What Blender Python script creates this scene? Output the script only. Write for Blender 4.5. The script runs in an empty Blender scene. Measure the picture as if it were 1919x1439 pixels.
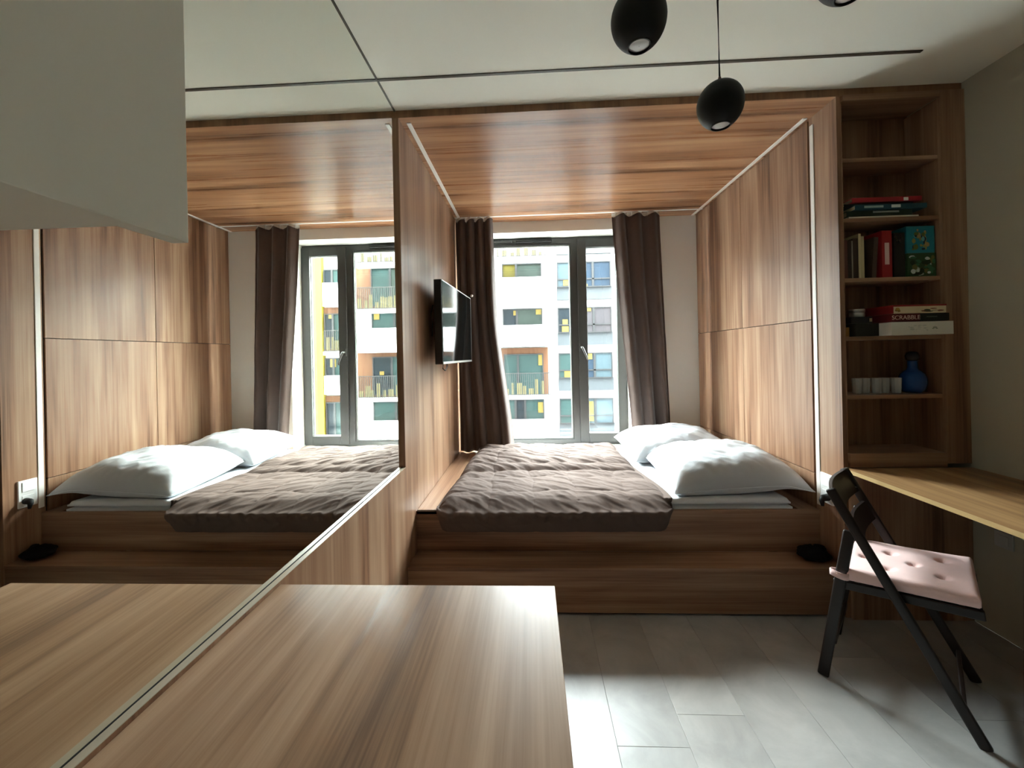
import bpy, bmesh, math, random
from mathutils import Vector, Matrix, noise
random.seed(7)
S = bpy.context.scene
COL = S.collection

# ------------------------------------------------------------------ camera
EYE = 1.40
F_PX, ROLL, YAW, SHIFT = 760.0, 0.021, -0.046, -55.15
cd = bpy.data.cameras.new('camera'); cam = bpy.data.objects.new('camera', cd); COL.objects.link(cam)
cd.sensor_fit = 'HORIZONTAL'; cd.sensor_width = 36.0
cd.lens = F_PX / 1919 * 36; cd.shift_y = SHIFT / 1919; cd.clip_start = 0.02; cd.clip_end = 400
fw = Vector((math.sin(YAW), math.cos(YAW), 0)); rt0 = Vector((math.cos(YAW), -math.sin(YAW), 0)); up0 = Vector((0, 0, 1))
# (the photograph is turned slightly counter-clockwise)
rt = rt0 * math.cos(ROLL) - up0 * math.sin(ROLL); up = up0 * math.cos(ROLL) + rt0 * math.sin(ROLL)
m = Matrix.Identity(4)
for i in range(3):
    m[i][0], m[i][1], m[i][2] = rt[i], up[i], -fw[i]
m.translation = (0, 0, EYE); cam.matrix_world = m
S.camera = cam

# ------------------------------------------------------------------ sky, light, exposure
SKY = 26.0
wd = bpy.data.worlds.new('sky'); S.world = wd; wd.use_nodes = True
bg = wd.node_tree.nodes['Background']; bg.inputs[0].default_value = (0.88, 0.97, 1.0, 1); bg.inputs[1].default_value = SKY
S.view_settings.view_transform = 'Standard'; S.view_settings.look = 'None'
S.view_settings.exposure = 2.05; S.view_settings.gamma = 1.0; S.view_settings.use_curve_mapping = False
S.cycles.max_bounces = 14; S.cycles.diffuse_bounces = 8; S.cycles.glossy_bounces = 8; S.cycles.transparent_max_bounces = 16
S.cycles.use_denoising = True; S.cycles.sample_clamp_indirect = 6.0; S.cycles.caustics_reflective = True
SUN_E, SUN_EL, SUN_AZ, SUN_ANG = 1.2, 42.0, 12.0, 14.0       # sun behind thin cloud, over the roofs across the street
sl = bpy.data.lights.new('veiled_sun', 'SUN'); sl.energy = SUN_E; sl.angle = math.radians(SUN_ANG); sl.color = (1.0, .97, .92)
su = bpy.data.objects.new('veiled_sun', sl); COL.objects.link(su)
sd_ = Vector((math.sin(math.radians(SUN_AZ)) * math.cos(math.radians(SUN_EL)), -math.cos(math.radians(SUN_AZ)) * math.cos(math.radians(SUN_EL)), -math.sin(math.radians(SUN_EL))))
su.rotation_euler = sd_.to_track_quat('-Z', 'Y').to_euler()
pl = bpy.data.lights.new('window_portal', 'AREA'); pl.shape = 'RECTANGLE'; pl.size = 1.56; pl.size_y = 2.2
pl.cycles.is_portal = True
po = bpy.data.objects.new('window_portal', pl); COL.objects.link(po)
po.location = (0.205, 4.265, 1.53); po.rotation_euler = (math.radians(-90), 0, 0)

# ------------------------------------------------------------------ helpers
def link(o, parent=None):
    COL.objects.link(o)
    if parent is not None:
        o.parent = parent
    return o
def tag(o, label=None, cat=None, group=None, kind=None):
    if label: o['label'] = label
    if cat: o['category'] = cat
    if group: o['group'] = group
    if kind: o['kind'] = kind
    return o
def empty(name, loc=(0, 0, 0), rz=0.0):
    o = bpy.data.objects.new(name, None); o.location = loc; o.rotation_euler = (0, 0, rz); o.empty_display_size = .05
    return link(o)
def build(name, bm, mat, parent=None, smooth=False, world=True):
    """one mesh object; vertex coordinates are world coordinates unless world=False (then local to the parent)"""
    me = bpy.data.meshes.new(name); bm.normal_update(); bm.to_mesh(me); bm.free()
    for mm in (mat if isinstance(mat, (list, tuple)) else [mat]): me.materials.append(mm)
    if smooth:
        for p in me.polygons: p.use_smooth = True
    o = bpy.data.objects.new(name, me)
    link(o, parent)
    if parent is not None and world:
        par = parent; mw = Matrix.Identity(4)
        chain = []
        while par is not None:
            chain.append(par); par = par.parent
        for q in reversed(chain):
            mw = mw @ (q.matrix_parent_inverse @ q.matrix_basis)
        o.matrix_parent_inverse = mw.inverted()
    return o
def box(bm, x0, x1, y0, y1, z0, z1, bev=0.0, mi=0):
    vs = [bm.verts.new((x, y, z)) for x in (x0, x1) for y in (y0, y1) for z in (z0, z1)]
    fs = [bm.faces.new([vs[i] for i in q]) for q in ((0, 1, 3, 2), (4, 6, 7, 5), (0, 4, 5, 1), (2, 3, 7, 6), (0, 2, 6, 4), (1, 5, 7, 3))]
    for f in fs: f.material_index = mi
    if bev > 0:
        es = set(e for f in fs for e in f.edges)
        bmesh.ops.bevel(bm, geom=list(es), offset=bev, segments=2, profile=.6, affect='EDGES')
    return bm
def B(*a, **k):
    return box(bmesh.new(), *a, **k)
def obox(bm, o, ax, ay, az, bev=0.0):
    """box centred at o with half vectors ax, ay, az"""
    o, ax, ay, az = map(Vector, (o, ax, ay, az))
    vs = [bm.verts.new(o + ax * i + ay * j + az * k) for i in (-1, 1) for j in (-1, 1) for k in (-1, 1)]
    fs = [bm.faces.new([vs[i] for i in q]) for q in ((0, 1, 3, 2), (4, 6, 7, 5), (0, 4, 5, 1), (2, 3, 7, 6), (0, 2, 6, 4), (1, 5, 7, 3))]
    if bev > 0:
        es = set(e for f in fs for e in f.edges)
        bmesh.ops.bevel(bm, geom=list(es), offset=bev, segments=3, profile=.5, affect='EDGES')
    return bm
def bar(bm, a, b, side, wide, thick, bev=.004):
    """rectangular bar from a to b; 'thick' along the direction side, 'wide' across"""
    a, b, side = Vector(a), Vector(b), Vector(side).normalized()
    d = (b - a); L = d.length; d.normalize()
    c = d.cross(side).normalized()
    return obox(bm, (a + b) / 2, d * L / 2, side * thick / 2, c * wide / 2, bev)
def lathe(bm, prof, c=(0, 0, 0), n=32, cap=True, ax=None, mi=0):
    rings = []
    for r, z in prof:
        rings.append([bm.verts.new((c[0] + r * math.cos(2 * math.pi * i / n), c[1] + r * math.sin(2 * math.pi * i / n), c[2] + z)) for i in range(n)])
    for a, b in zip(rings, rings[1:]):
        for i in range(n):
            f = bm.faces.new((a[i], a[(i + 1) % n], b[(i + 1) % n], b[i])); f.material_index = mi
    if cap:
        if prof[0][0] > 1e-5: bm.faces.new(list(reversed(rings[0])))
        if prof[-1][0] > 1e-5: bm.faces.new(rings[-1])
    return bm
def tube(bm, pts, r, n=8):
    pts = [Vector(p) for p in pts]; rings = []
    for i, p in enumerate(pts):
        d = (pts[min(i + 1, len(pts) - 1)] - pts[max(i - 1, 0)]).normalized()
        a = d.cross(Vector((0, 0, 1)));
        if a.length < 1e-3: a = d.cross(Vector((1, 0, 0)))
        a.normalize(); b = d.cross(a)
        rr = r[i] if isinstance(r, (list, tuple)) else r
        rings.append([bm.verts.new(p + (a * math.cos(2 * math.pi * k / n) + b * math.sin(2 * math.pi * k / n)) * rr) for k in range(n)])
    for a, b in zip(rings, rings[1:]):
        for k in range(n): bm.faces.new((a[k], a[(k + 1) % n], b[(k + 1) % n], b[k]))
    bm.faces.new(list(reversed(rings[0]))); bm.faces.new(rings[-1])
    return bm
def grid(bm, nu, nv, fn):
    vs = [[bm.verts.new(fn(i / nu, j / nv)) for j in range(nv + 1)] for i in range(nu + 1)]
    for i in range(nu):
        for j in range(nv): bm.faces.new((vs[i][j], vs[i + 1][j], vs[i + 1][j + 1], vs[i][j + 1]))
    return vs
def prism(bm, poly, axis, a, b):
    """extrude a 2-D polygon along axis ('x': poly is (y,z))"""
    f = {'x': lambda p, t: (t, p[0], p[1]), 'y': lambda p, t: (p[0], t, p[1]), 'z': lambda p, t: (p[0], p[1], t)}[axis]
    A = [bm.verts.new(f(p, a)) for p in poly]; Bv = [bm.verts.new(f(p, b)) for p in poly]; n = len(poly)
    bm.faces.new(A); bm.faces.new(list(reversed(Bv)))
    for i in range(n): bm.faces.new((A[i], Bv[i], Bv[(i + 1) % n], A[(i + 1) % n]))
    bmesh.ops.recalc_face_normals(bm, faces=bm.faces[:])
    return bm
def text_mesh(name, txt, size, mat, parent, mw, depth=.0004):
    cu = bpy.data.curves.new('t', 'FONT'); cu.body = txt; cu.size = size; cu.extrude = depth; cu.align_x = 'CENTER'; cu.align_y = 'CENTER'
    to = bpy.data.objects.new('t', cu); COL.objects.link(to)
    me = bpy.data.meshes.new_from_object(to.evaluated_get(bpy.context.evaluated_depsgraph_get()))
    bpy.data.objects.remove(to); bpy.data.curves.remove(cu)
    me.transform(mw); me.materials.clear(); me.materials.append(mat)
    o = bpy.data.objects.new(name, me); link(o, parent)
    if parent is not None: o.matrix_parent_inverse = parent.matrix_basis.inverted()
    return o

# ------------------------------------------------------------------ materials
def lin(c):
    if isinstance(c, str):
        c = [int(c[i:i + 2], 16) / 255 for i in (0, 2, 4)]
    return tuple(((v + .055) / 1.055) ** 2.4 if v > .04045 else v / 12.92 for v in c) + (1,)
def nt(name):
    m_ = bpy.data.materials.new(name); m_.use_nodes = True
    t = m_.node_tree; return m_, t, t.nodes['Principled BSDF']
def plain(name, c, rough=.6, spec=.5, metal=0, var=.06, scale=8.0, bump=0.0, bscale=60, **kw):
    m_, t, p = nt(name); N, L = t.nodes, t.links
    c = lin(c) if isinstance(c, str) else tuple(c) + (1,) if len(c) == 3 else c
    tc = N.new('ShaderNodeTexCoord'); nz = N.new('ShaderNodeTexNoise'); nz.inputs['Scale'].default_value = scale; nz.inputs['Detail'].default_value = 4
    L.new(tc.outputs['Object'], nz.inputs['Vector'])
    mx = N.new('ShaderNodeMix'); mx.data_type = 'RGBA'
    mx.inputs[6].default_value = tuple(v * (1 - var) for v in c[:3]) + (1,); mx.inputs[7].default_value = tuple(min(1, v * (1 + var)) for v in c[:3]) + (1,)
    L.new(nz.outputs['Fac'], mx.inputs[0]); L.new(mx.outputs[2], p.inputs['Base Color'])
    p.inputs['Roughness'].default_value = rough; p.inputs['Specular IOR Level'].default_value = spec; p.inputs['Metallic'].default_value = metal
    for k, v in kw.items(): p.inputs[k.replace('_', ' ')].default_value = v
    if bump:
        b = N.new('ShaderNodeBump'); n2 = N.new('ShaderNodeTexNoise'); n2.inputs['Scale'].default_value = bscale; n2.inputs['Detail'].default_value = 3
        L.new(tc.outputs['Object'], n2.inputs['Vector']); L.new(n2.outputs['Fac'], b.inputs['Height']); b.inputs['Strength'].default_value = bump
        b.inputs['Distance'].default_value = .004; L.new(b.outputs['Normal'], p.inputs['Normal'])
    return m_
def wood(name, axis, dark, mid, light, rough=.3, cross=8.0, along=.7, spec=.32, rnd=True, bright=1.0):
    m_, t, p = nt(name); N, L = t.nodes, t.links
    tc = N.new('ShaderNodeTexCoord'); oi = N.new('ShaderNodeObjectInfo')
    mul = N.new('ShaderNodeMath'); mul.operation = 'MULTIPLY'; mul.inputs[1].default_value = 23.0 if rnd else 0.0
    L.new(oi.outputs['Random'], mul.inputs[0])
    comb = N.new('ShaderNodeCombineXYZ')
    for i in range(3): L.new(mul.outputs[0], comb.inputs[i])
    add = N.new('ShaderNodeVectorMath'); add.operation = 'ADD'
    L.new(tc.outputs['Object'], add.inputs[0]); L.new(comb.outputs[0], add.inputs[1])
    def noise_(cr, al, detail, dist, rough_):
        mp = N.new('ShaderNodeMapping'); s = [cr, cr, cr]; s['xyz'.index(axis)] = al; mp.inputs['Scale'].default_value = s
        L.new(add.outputs[0], mp.inputs['Vector'])
        nz = N.new('ShaderNodeTexNoise'); nz.inputs['Scale'].default_value = 1.0; nz.inputs['Detail'].default_value = detail
        nz.inputs['Roughness'].default_value = rough_; nz.inputs['Distortion'].default_value = dist
        L.new(mp.outputs[0], nz.inputs['Vector']); return nz.outputs['Fac']
    a = noise_(cross, along, 3, .5, .55); b = noise_(cross * 5, along * 1.6, 4, .2, .6); c = noise_(cross * 22, along * 4, 3, 0, .6)
    def mix2(x, y, f):
        q = N.new('ShaderNodeMath'); q.operation = 'MULTIPLY_ADD'; q.inputs[1].default_value = f
        r = N.new('ShaderNodeMath'); r.operation = 'MULTIPLY'; r.inputs[1].default_value = 1 - f
        L.new(x, r.inputs[0]); L.new(y, q.inputs[0]); L.new(r.outputs[0], q.inputs[2]); return q.outputs[0]
    h = mix2(mix2(a, b, .33), c, .14)
    rp = N.new('ShaderNodeValToRGB'); e = rp.color_ramp.elements
    e[0].position = .36; e[0].color = tuple(v * bright for v in lin(dark)[:3]) + (1,)
    e[1].position = .64; e[1].color = tuple(v * bright for v in lin(light)[:3]) + (1,)
    k = e.new(.47); k.color = tuple(v * bright for v in lin(mid)[:3]) + (1,)
    L.new(h, rp.inputs[0]); L.new(rp.outputs[0], p.inputs['Base Color'])
    mr = N.new('ShaderNodeMapRange'); mr.inputs[3].default_value = rough - .04; mr.inputs[4].default_value = rough + .07
    L.new(b, mr.inputs[0]); L.new(mr.outputs[0], p.inputs['Roughness']); p.inputs['Specular IOR Level'].default_value = spec
    bp_ = N.new('ShaderNodeBump'); bp_.inputs['Strength'].default_value = .06; bp_.inputs['Distance'].default_value = .002
    L.new(c, bp_.inputs['Height']); L.new(bp_.outputs[0], p.inputs['Normal'])
    return m_
WD = ('614635', '8e6a52', 'b29478')
M = {}
for ax in 'xyz':
    M['wood_' + ax] = wood('walnut_' + ax, ax, *WD, rough=.34, cross=7.5, along=.55)
M['wood_ceiling'] = wood('walnut_ceiling', 'x', '65462f', '9a6c4c', 'c29a74', rough=.27, cross=7.0, along=.45)
M['wood_table'] = wood('walnut_table', 'y', '6a4e3a', 'a07c5e', 'c4a284', rough=.33, cross=6.0, along=.6)
M['wood_desk'] = wood('walnut_desk', 'y', '6b4c30', '9f7850', 'c49e70', rough=.38, cross=9.0, along=.7)
M['wood_edge'] = wood('walnut_edge', 'z', '5a3f2a', '7d5a3f', '94704f', rough=.45, cross=9.0)
M['gap'] = plain('joint_shadow_black', '140c08', .9)
M['ceiling'] = plain('ceiling_paint', (.92, .915, .82), .9, .2, var=.015, scale=1.5, bump=.05, bscale=180)
M['wall'] = plain('wall_paint', (.86, .87, .82), .9, .2, var=.015, scale=1.5, bump=.06, bscale=160)
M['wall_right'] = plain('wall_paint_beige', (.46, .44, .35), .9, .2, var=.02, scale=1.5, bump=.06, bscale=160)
M['white_lam'] = plain('white_laminate', (.90, .885, .79), .55, .3, var=.01)
M['white_plastic'] = plain('white_plastic', (.82, .82, .80), .35, .5, var=.01)
M['outlet'] = plain('shaded_plastic', (.48, .50, .48), .4, .4, var=.01)  # outlet plastic darkened to carry the shade under the desk
M['opal'] = plain('opal_diffuser', (.86, .83, .78), .4, .4, var=.01)
M['gap_and_trim'] = plain('dark_gap_and_trim', '4a4236', .5, .4)
M['frame'] = plain('anthracite_frame', '3b3a37', .42, .5, var=.04)
M['gasket'] = plain('rubber_gasket', '111111', .7)
M['alu'] = plain('aluminium_spacer', (.75, .74, .70), .35, .5, metal=.8)
M['chrome'] = plain('brushed_metal', (.62, .61, .58), .28, .5, metal=1.0, var=.02)
M['black'] = plain('matt_black', '0b0b0b', .55, .35)
M['black_cord'] = plain('black_cord', '0d0b0b', .8)
M['tv_body'] = plain('tv_black_plastic', '141414', .35)
M['tv_screen'] = plain('tv_screen_glass', '0a0c0c', .05, .9, var=.02)
M['chair'] = plain('dark_brown_stained_wood', '1d120d', .45, .45, var=.2, scale=14)
M['curtain'] = plain('brown_curtain_cloth', '594a43', .85, .25, var=.10, scale=30, bump=.25, bscale=500, Sheen_Weight=.25)
M['lining'] = plain('white_heading_tape', (.80, .78, .74), .8)
M['sheet'] = plain('white_cotton', (.58, .605, .635), .9, .08, var=.01, bump=.12, bscale=40)
M['pillow'] = plain('white_pillow_cotton', (.54, .56, .58), .9, .08, var=.01, bump=.10, bscale=25, Subsurface_Weight=.6, Subsurface_Radius=(.07, .068, .065), Subsurface_Scale=1.0)
M['duvet'] = plain('brown_microfibre', '62554f', .9, .07, var=.05, scale=6, bump=.10, bscale=70)
M['seam'] = plain('brown_microfibre_seam', '84746a', .9, .05)
M['pink'] = plain('pink_cushion_cloth', 'efcbc6', .9, .2, var=.04, scale=40, bump=.2, bscale=300, Sheen_Weight=.3)
M['cloth_black'] = plain('black_cloth', '0d0d0e', .9, .2)
def glass_thin():
    m_ = bpy.data.materials.new('window_glass'); m_.use_nodes = True; t = m_.node_tree; N, L = t.nodes, t.links; N.clear()
    out = N.new('ShaderNodeOutputMaterial'); mx = N.new('ShaderNodeMixShader'); tr = N.new('ShaderNodeBsdfTransparent'); gl = N.new('ShaderNodeBsdfGlossy')
    tr.inputs[0].default_value = (.96, .98, .97, 1); gl.inputs['Roughness'].default_value = .02
    lw = N.new('ShaderNodeLayerWeight'); lw.inputs[0].default_value = .5
    pw = N.new('ShaderNodeMath'); pw.operation = 'POWER'; pw.inputs[1].default_value = 5.0; L.new(lw.outputs['Facing'], pw.inputs[0])
    ma = N.new('ShaderNodeMath'); ma.operation = 'MULTIPLY_ADD'; ma.inputs[1].default_value = .9; ma.inputs[2].default_value = .035; L.new(pw.outputs[0], ma.inputs[0])
    L.new(ma.outputs[0], mx.inputs[0]); L.new(tr.outputs[0], mx.inputs[1]); L.new(gl.outputs[0], mx.inputs[2]); L.new(mx.outputs[0], out.inputs[0])
    return m_
M['glass'] = glass_thin()
def mirror_mat():
    m_, t, p = nt('silvered_mirror'); p.inputs['Metallic'].default_value = 1; p.inputs['Roughness'].default_value = .0
    p.inputs['Base Color'].default_value = (.90, .91, .86, 1); return m_
M['mirror'] = mirror_mat()
def clear(name, c, rough=.05, tr=.9):
    m_, t, p = nt(name); p.inputs['Base Color'].default_value = tuple(c) + (1,); p.inputs['Roughness'].default_value = rough
    p.inputs['Transmission Weight'].default_value = tr; p.inputs['IOR'].default_value = 1.45; return m_
M['tumbler'] = clear('cut_glass', (.93, .95, .95), .12, .6)
M['blue_glass'] = clear('blue_glass', (.01, .10, .38), .06, .35)
def floor_mat():
    m_, t, p = nt('grey_vinyl_plank'); N, L = t.nodes, t.links
    tc = N.new('ShaderNodeTexCoord'); oi = N.new('ShaderNodeObjectInfo')
    mu = N.new('ShaderNodeVectorMath'); mu.operation = 'ADD'; cb = N.new('ShaderNodeCombineXYZ'); k = N.new('ShaderNodeMath'); k.operation = 'MULTIPLY'; k.inputs[1].default_value = 40
    L.new(oi.outputs['Random'], k.inputs[0]); L.new(k.outputs[0], cb.inputs[0]); L.new(k.outputs[0], cb.inputs[1])
    L.new(tc.outputs['Object'], mu.inputs[0]); L.new(cb.outputs[0], mu.inputs[1])
    n1 = N.new('ShaderNodeTexNoise'); n1.inputs['Scale'].default_value = 3.2; n1.inputs['Detail'].default_value = 7; n1.inputs['Roughness'].default_value = .62; n1.inputs['Distortion'].default_value = .6
    L.new(mu.outputs[0], n1.inputs['Vector'])
    rp = N.new('ShaderNodeValToRGB'); e = rp.color_ramp.elements
    e[0].position = .32; e[0].color = (.30, .30, .29, 1); e[1].position = .68; e[1].color = (.44, .44, .425, 1)
    L.new(n1.outputs['Fac'], rp.inputs[0])
    hs = N.new('ShaderNodeHueSaturation'); mr = N.new('ShaderNodeMapRange'); mr.inputs[3].default_value = .86; mr.inputs[4].default_value = 1.12
    L.new(oi.outputs['Random'], mr.inputs[0]); L.new(mr.outputs[0], hs.inputs['Value']); L.new(rp.outputs[0], hs.inputs['Color']); L.new(hs.outputs[0], p.inputs['Base Color'])
    p.inputs['Roughness'].default_value = .34
    return m_
M['floor'] = floor_mat()

# ------------------------------------------------------------------ room dimensions (metres, floor at z = 0)
XL, XM, XR, XW = -0.693, -0.711, 1.607, 2.2235       # left panel face, mirror face, right panel face, right wall
YF, YB, YG = 2.178, 3.965, 4.18                       # portal front, window wall, window plane
ZC, ZA = 2.738, 2.70                                  # room ceiling, alcove ceiling
YR = -4.2

# ------------------------------------------------------------------ setting
fl = empty('floor'); tag(fl, 'grey vinyl plank floor of the room', kind='structure')
build('screed', B(XM - .12, XW + .1, YR - .1, YB + .1, -.16, -.006), M['floor'], fl)
w_ = .255; x = XM - .03; i = 0
while x < XW:
    xa, xb = x, min(x + w_, XW)
    y = YR - (i % 4) * .31
    if i == 4: y = 1.457 - 1.22 * 4
    while y < YF + .02:
        ya, yb = max(y, YR), min(y + 1.22, YF + .02)
        if yb - ya > .01:
            build('plank', B(xa + .0006, xb - .0006, ya + .0006, yb - .0006, -.006, 0, bev=.0008), M['floor'], fl)
        y += 1.22
    x += w_; i += 1
tag(build('ceiling', B(XM - .1, XW + .1, YR - .1, YB + .1, ZC, ZC + .2), M['ceiling']), 'off-white painted ceiling of the room', kind='structure')
tag(build('wall_left', B(XM - .25, XM - .02, YR, YB + .1, 0, ZC), M['wall']), 'wall behind the mirror and wood panelling', kind='structure')
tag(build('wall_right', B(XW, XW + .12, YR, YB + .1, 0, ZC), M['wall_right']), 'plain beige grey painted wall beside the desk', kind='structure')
tag(build('wall_rear', B(XM - .25, XW + .12, YR - .12, YR, 0, ZC), plain('rear_wall_dark', (.16, .13, .10), .7)), 'plain painted wall behind the viewer', kind='structure')  # unseen wall, darkened to cut bounce light on the bookcase side
# window wall with its opening; unseen street front, enlarged to keep sky off the facade opposite
OX0, OX1, OZ0, OZ1 = -.56, .975, .46, 2.592
bm = bmesh.new(); Y0, Y1 = YB, 4.27
box(bm, XM - .25, OX0, Y0, Y1, 0, ZC + .2); box(bm, OX1, XW + .12, Y0, Y1, 0, ZC + .2)
box(bm, OX0, OX1, Y0, Y1, OZ1, ZC + .2); box(bm, OX0, OX1, Y0, Y1, 0, OZ0)
tag(build('wall_back', bm, M['wall']), 'pale grey painted window wall of the bed niche', kind='structure')
bm = bmesh.new()
box(bm, -60, XM - .25, 4.1, Y1, -11, 40); box(bm, XW + .12, 70, 4.1, Y1, -11, 40)
box(bm, XM - .25, XW + .12, 4.1, Y1, ZC + .2, 40); box(bm, XM - .25, XW + .12, 4.1, Y1, -11, 0)
tag(build('wall_front_sky_screen', bm, plain('street_render', (.22, .21, .20), .9)), 'unseen outer wall of this building, enlarged to shade the facade opposite', kind='structure')
tag(build('shadow_gap_1', B(XM, 1.80, 1.917, 1.932, ZC - .004, ZC + .001), M['gap_and_trim']), 'thin dark strip standing for the shadow gap across the ceiling', kind='structure')  # dark strip put where the ceiling shows only a shadow gap
tag(build('trim_2', B(XM - .012, XM + .004, -.6, YF - .005, ZC - .006, ZC), M['gap_and_trim']), 'thin dark line where the mirror meets the ceiling', kind='structure')
tag(build('street', B(-40, 50, 4.27, 70, -11.4, -11), plain('asphalt', (.16, .16, .16), .9)), 'grey street far below the window', kind='structure')

# ------------------------------------------------------------------ window
win = empty('window_1', (0, YG, 0)); tag(win, 'anthracite framed window with a narrow tilting sash beside a wide fixed light', kind='structure')
FX0, FX1, FZ0, FZ1 = -.555, .972, .47, 2.588
MX0, MX1 = .432, .525
bm = bmesh.new(); ya, yb = YG, YG + .07
box(bm, FX0, FX0 + .055, ya, yb, FZ0, FZ1); box(bm, FX1 - .03, FX1, ya, yb, FZ0, FZ1)
box(bm, FX0 + .055, FX1 - .03, ya, yb, FZ1 - .06, FZ1); box(bm, FX0 + .055, FX1 - .03, ya, yb, FZ0, FZ0 + .05); box(bm, MX0, MX1, ya, yb, FZ0 + .05, FZ1 - .06)
build('window_frame', bm, M['frame'], win)
def ring(bm, x0, x1, z0, z1, w, y0, y1, bev=.003):
    box(bm, x0, x0 + w, y0, y1, z0, z1, bev); box(bm, x1 - w, x1, y0, y1, z0, z1, bev)
    box(bm, x0 + w, x1 - w, y0, y1, z1 - w, z1, bev); box(bm, x0 + w, x1 - w, y0, y1, z0, z0 + w, bev); return bm
sash = build('sash', ring(bmesh.new(), MX1 - .03, FX1, .495, 2.565, .088, YG - .018, YG + .05), M['frame'], win)
build('spacer', ring(bmesh.new(), MX1 + .058, FX1 - .088, .583, 2.477, .005, YG + .012, YG + .03, 0), M['alu'], sash)
build('pane', B(MX1 + .055, FX1 - .085, YG + .02, YG + .026, .58, 2.48), M['glass'], sash)
build('glazing_bead', ring(bmesh.new(), FX0 + .055, MX0, .52, 2.528, .016, YG + .004, YG + .03), M['frame'], win)
build('spacer', ring(bmesh.new(), FX0 + .071, MX0 - .016, .536, 2.512, .006, YG + .022, YG + .034, 0), M['alu'], win)
build('pane', B(FX0 + .068, MX0 - .013, YG + .026, YG + .032, .533, 2.515), M['glass'], win)
# trickle vent along the top of the fixed light
v = build('vent', B(-.13, .24, YG - .03, YG, 2.545, 2.575, bev=.006), M['gasket'], win)
build('vent', B(-.5, -.17, YG - .025, YG, 2.548, 2.572, bev=.005), M['frame'], win)
h = build('window_handle', B(.503, .535, YG - .03, YG - .018, 1.42, 1.50, bev=.003), M['frame'], win)
bm = bmesh.new(); tube(bm, [(.519, YG - .018, 1.46), (.519, YG - .06, 1.46), (.523, YG - .068, 1.455), (.56, YG - .068, 1.37), (.575, YG - .066, 1.33)], [.011, .010, .011, .009, .008], 10)
build('lever', bm, plain('dark_handle_metal', '4b4a47', .35, .5, metal=.6), h, smooth=True)
build('window_sill', B(OX0, OX1, YB - .03, YG, OZ0 - .02, OZ0 + .008, bev=.003), M['white_plastic'], win)

# ------------------------------------------------------------------ wooden bed niche
al = empty('bed_niche', (0.45, YF, 0)); tag(al, 'walnut panelled bed niche framing the window, with white light strips', 'built-in niche')
bm = bmesh.new(); prism(bm, [(-.6, 0), (YB, 0), (YB, ZA), (YF, ZA), (YF, .797), (-.6, .797)], 'x', XL, XM - .02)
build('side_panel', bm, wood('walnut_side', 'z', *WD, rough=.34, cross=7.5, along=.55, rnd=False), al)
bm = bmesh.new(); box(bm, XM - .02, XW, YF - .004, YF, ZA - .0006, ZC); build('header', bm, M['wood_edge'], al)
build('ceiling_panel', B(XM - .02, XR + .022, YF + .0002, YB, ZA, ZA + .036), M['wood_ceiling'], al)
build('jamb_panel', B(XR, XR + .022, YF, 2.384, 0, ZA), M['wood_z'], al)
build('backing_panel', B(XR + .012, XR + .022, 2.384, YB, 0, ZA), M['gap'], al)
g = .0022
for (ya, yb) in ((2.396, 3.150), (3.150, YB)):
    for (za, zb) in ((.05, .688), (.688, 1.563), (1.563, ZA - .001)):
        build('wall_panel', B(XR, XR + .012, ya + g, yb - g, za + g, zb - g, bev=.001), M['wood_z'], al)
o = build('light_strip', B(-.663, -.638, 2.225, YB - .002, ZA - .005, ZA + .002, bev=.002), M['opal'], al)
build('light_strip', B(1.563, 1.588, 2.365, YB - .002, ZA - .005, ZA + .002, bev=.002), M['opal'], al)
build('light_strip', B(XR - .005, XR + .002, 2.346, 2.374, .52, 2.655, bev=.002), M['opal'], al)

# ------------------------------------------------------------------ mirror
mi = empty('wall_mirror', (XM, 1.0, .80)); tag(mi, 'tall frameless mirror on the left wall reflecting the bed and window', 'mirror')
build('mirror_glass', B(XM - .006, XM, -.6, YF - .001, .7975, ZC - .0065), M['mirror'], mi)
build('mirror_edge', B(XM - .012, XM - .006, -.6, YF - .001, .7975, ZC - .0065), M['alu'], mi)

build('ledge_strip', B(XM + .0012, XL + .0004, -.6, YF - .0015, .7971, .7986), plain('pale_ledge_strip', (.50, .43, .33), .28), mi)
build('bottom_seal', B(XM, XM + .0011, -.6, YF - .001, .7971, .8005), M['gasket'], mi)

# ------------------------------------------------------------------ platform bed
YBF, ZB = 2.36, .49
bed = empty('platform_bed', (.45, 3.1, 0)); tag(bed, 'built-in walnut platform bed with a step along its front', 'bed')
build('front_board', B(XL, XR, YBF, YBF + .02, .255, ZB, bev=.0015), M['wood_x'], bed)
build('step_tread', B(XL, XR, YF - .002, YBF, .235, .255, bev=.002), M['wood_x'], bed)
build('step_riser', B(XL, XR, YF + .004, YF + .024, .012, .235), M['wood_x'], bed)
build('plinth', B(XL, XR, YF + .03, YF + .05, 0, .012), M['gap'], bed)
top = 'top_board'
build(top, B(XL + .003, -.51, YBF, YB - .004, ZB - .02, ZB, bev=.001), M['wood_y'], bed)
build(top, B(1.50, XR - .002, YBF + .02, YB - .004, ZB - .02, ZB, bev=.001), M['wood_y'], bed)
build(top, B(-.51, 1.50, YBF + .02, YB - .004, ZB - .06, ZB - .03), M['wood_y'], bed)
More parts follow.
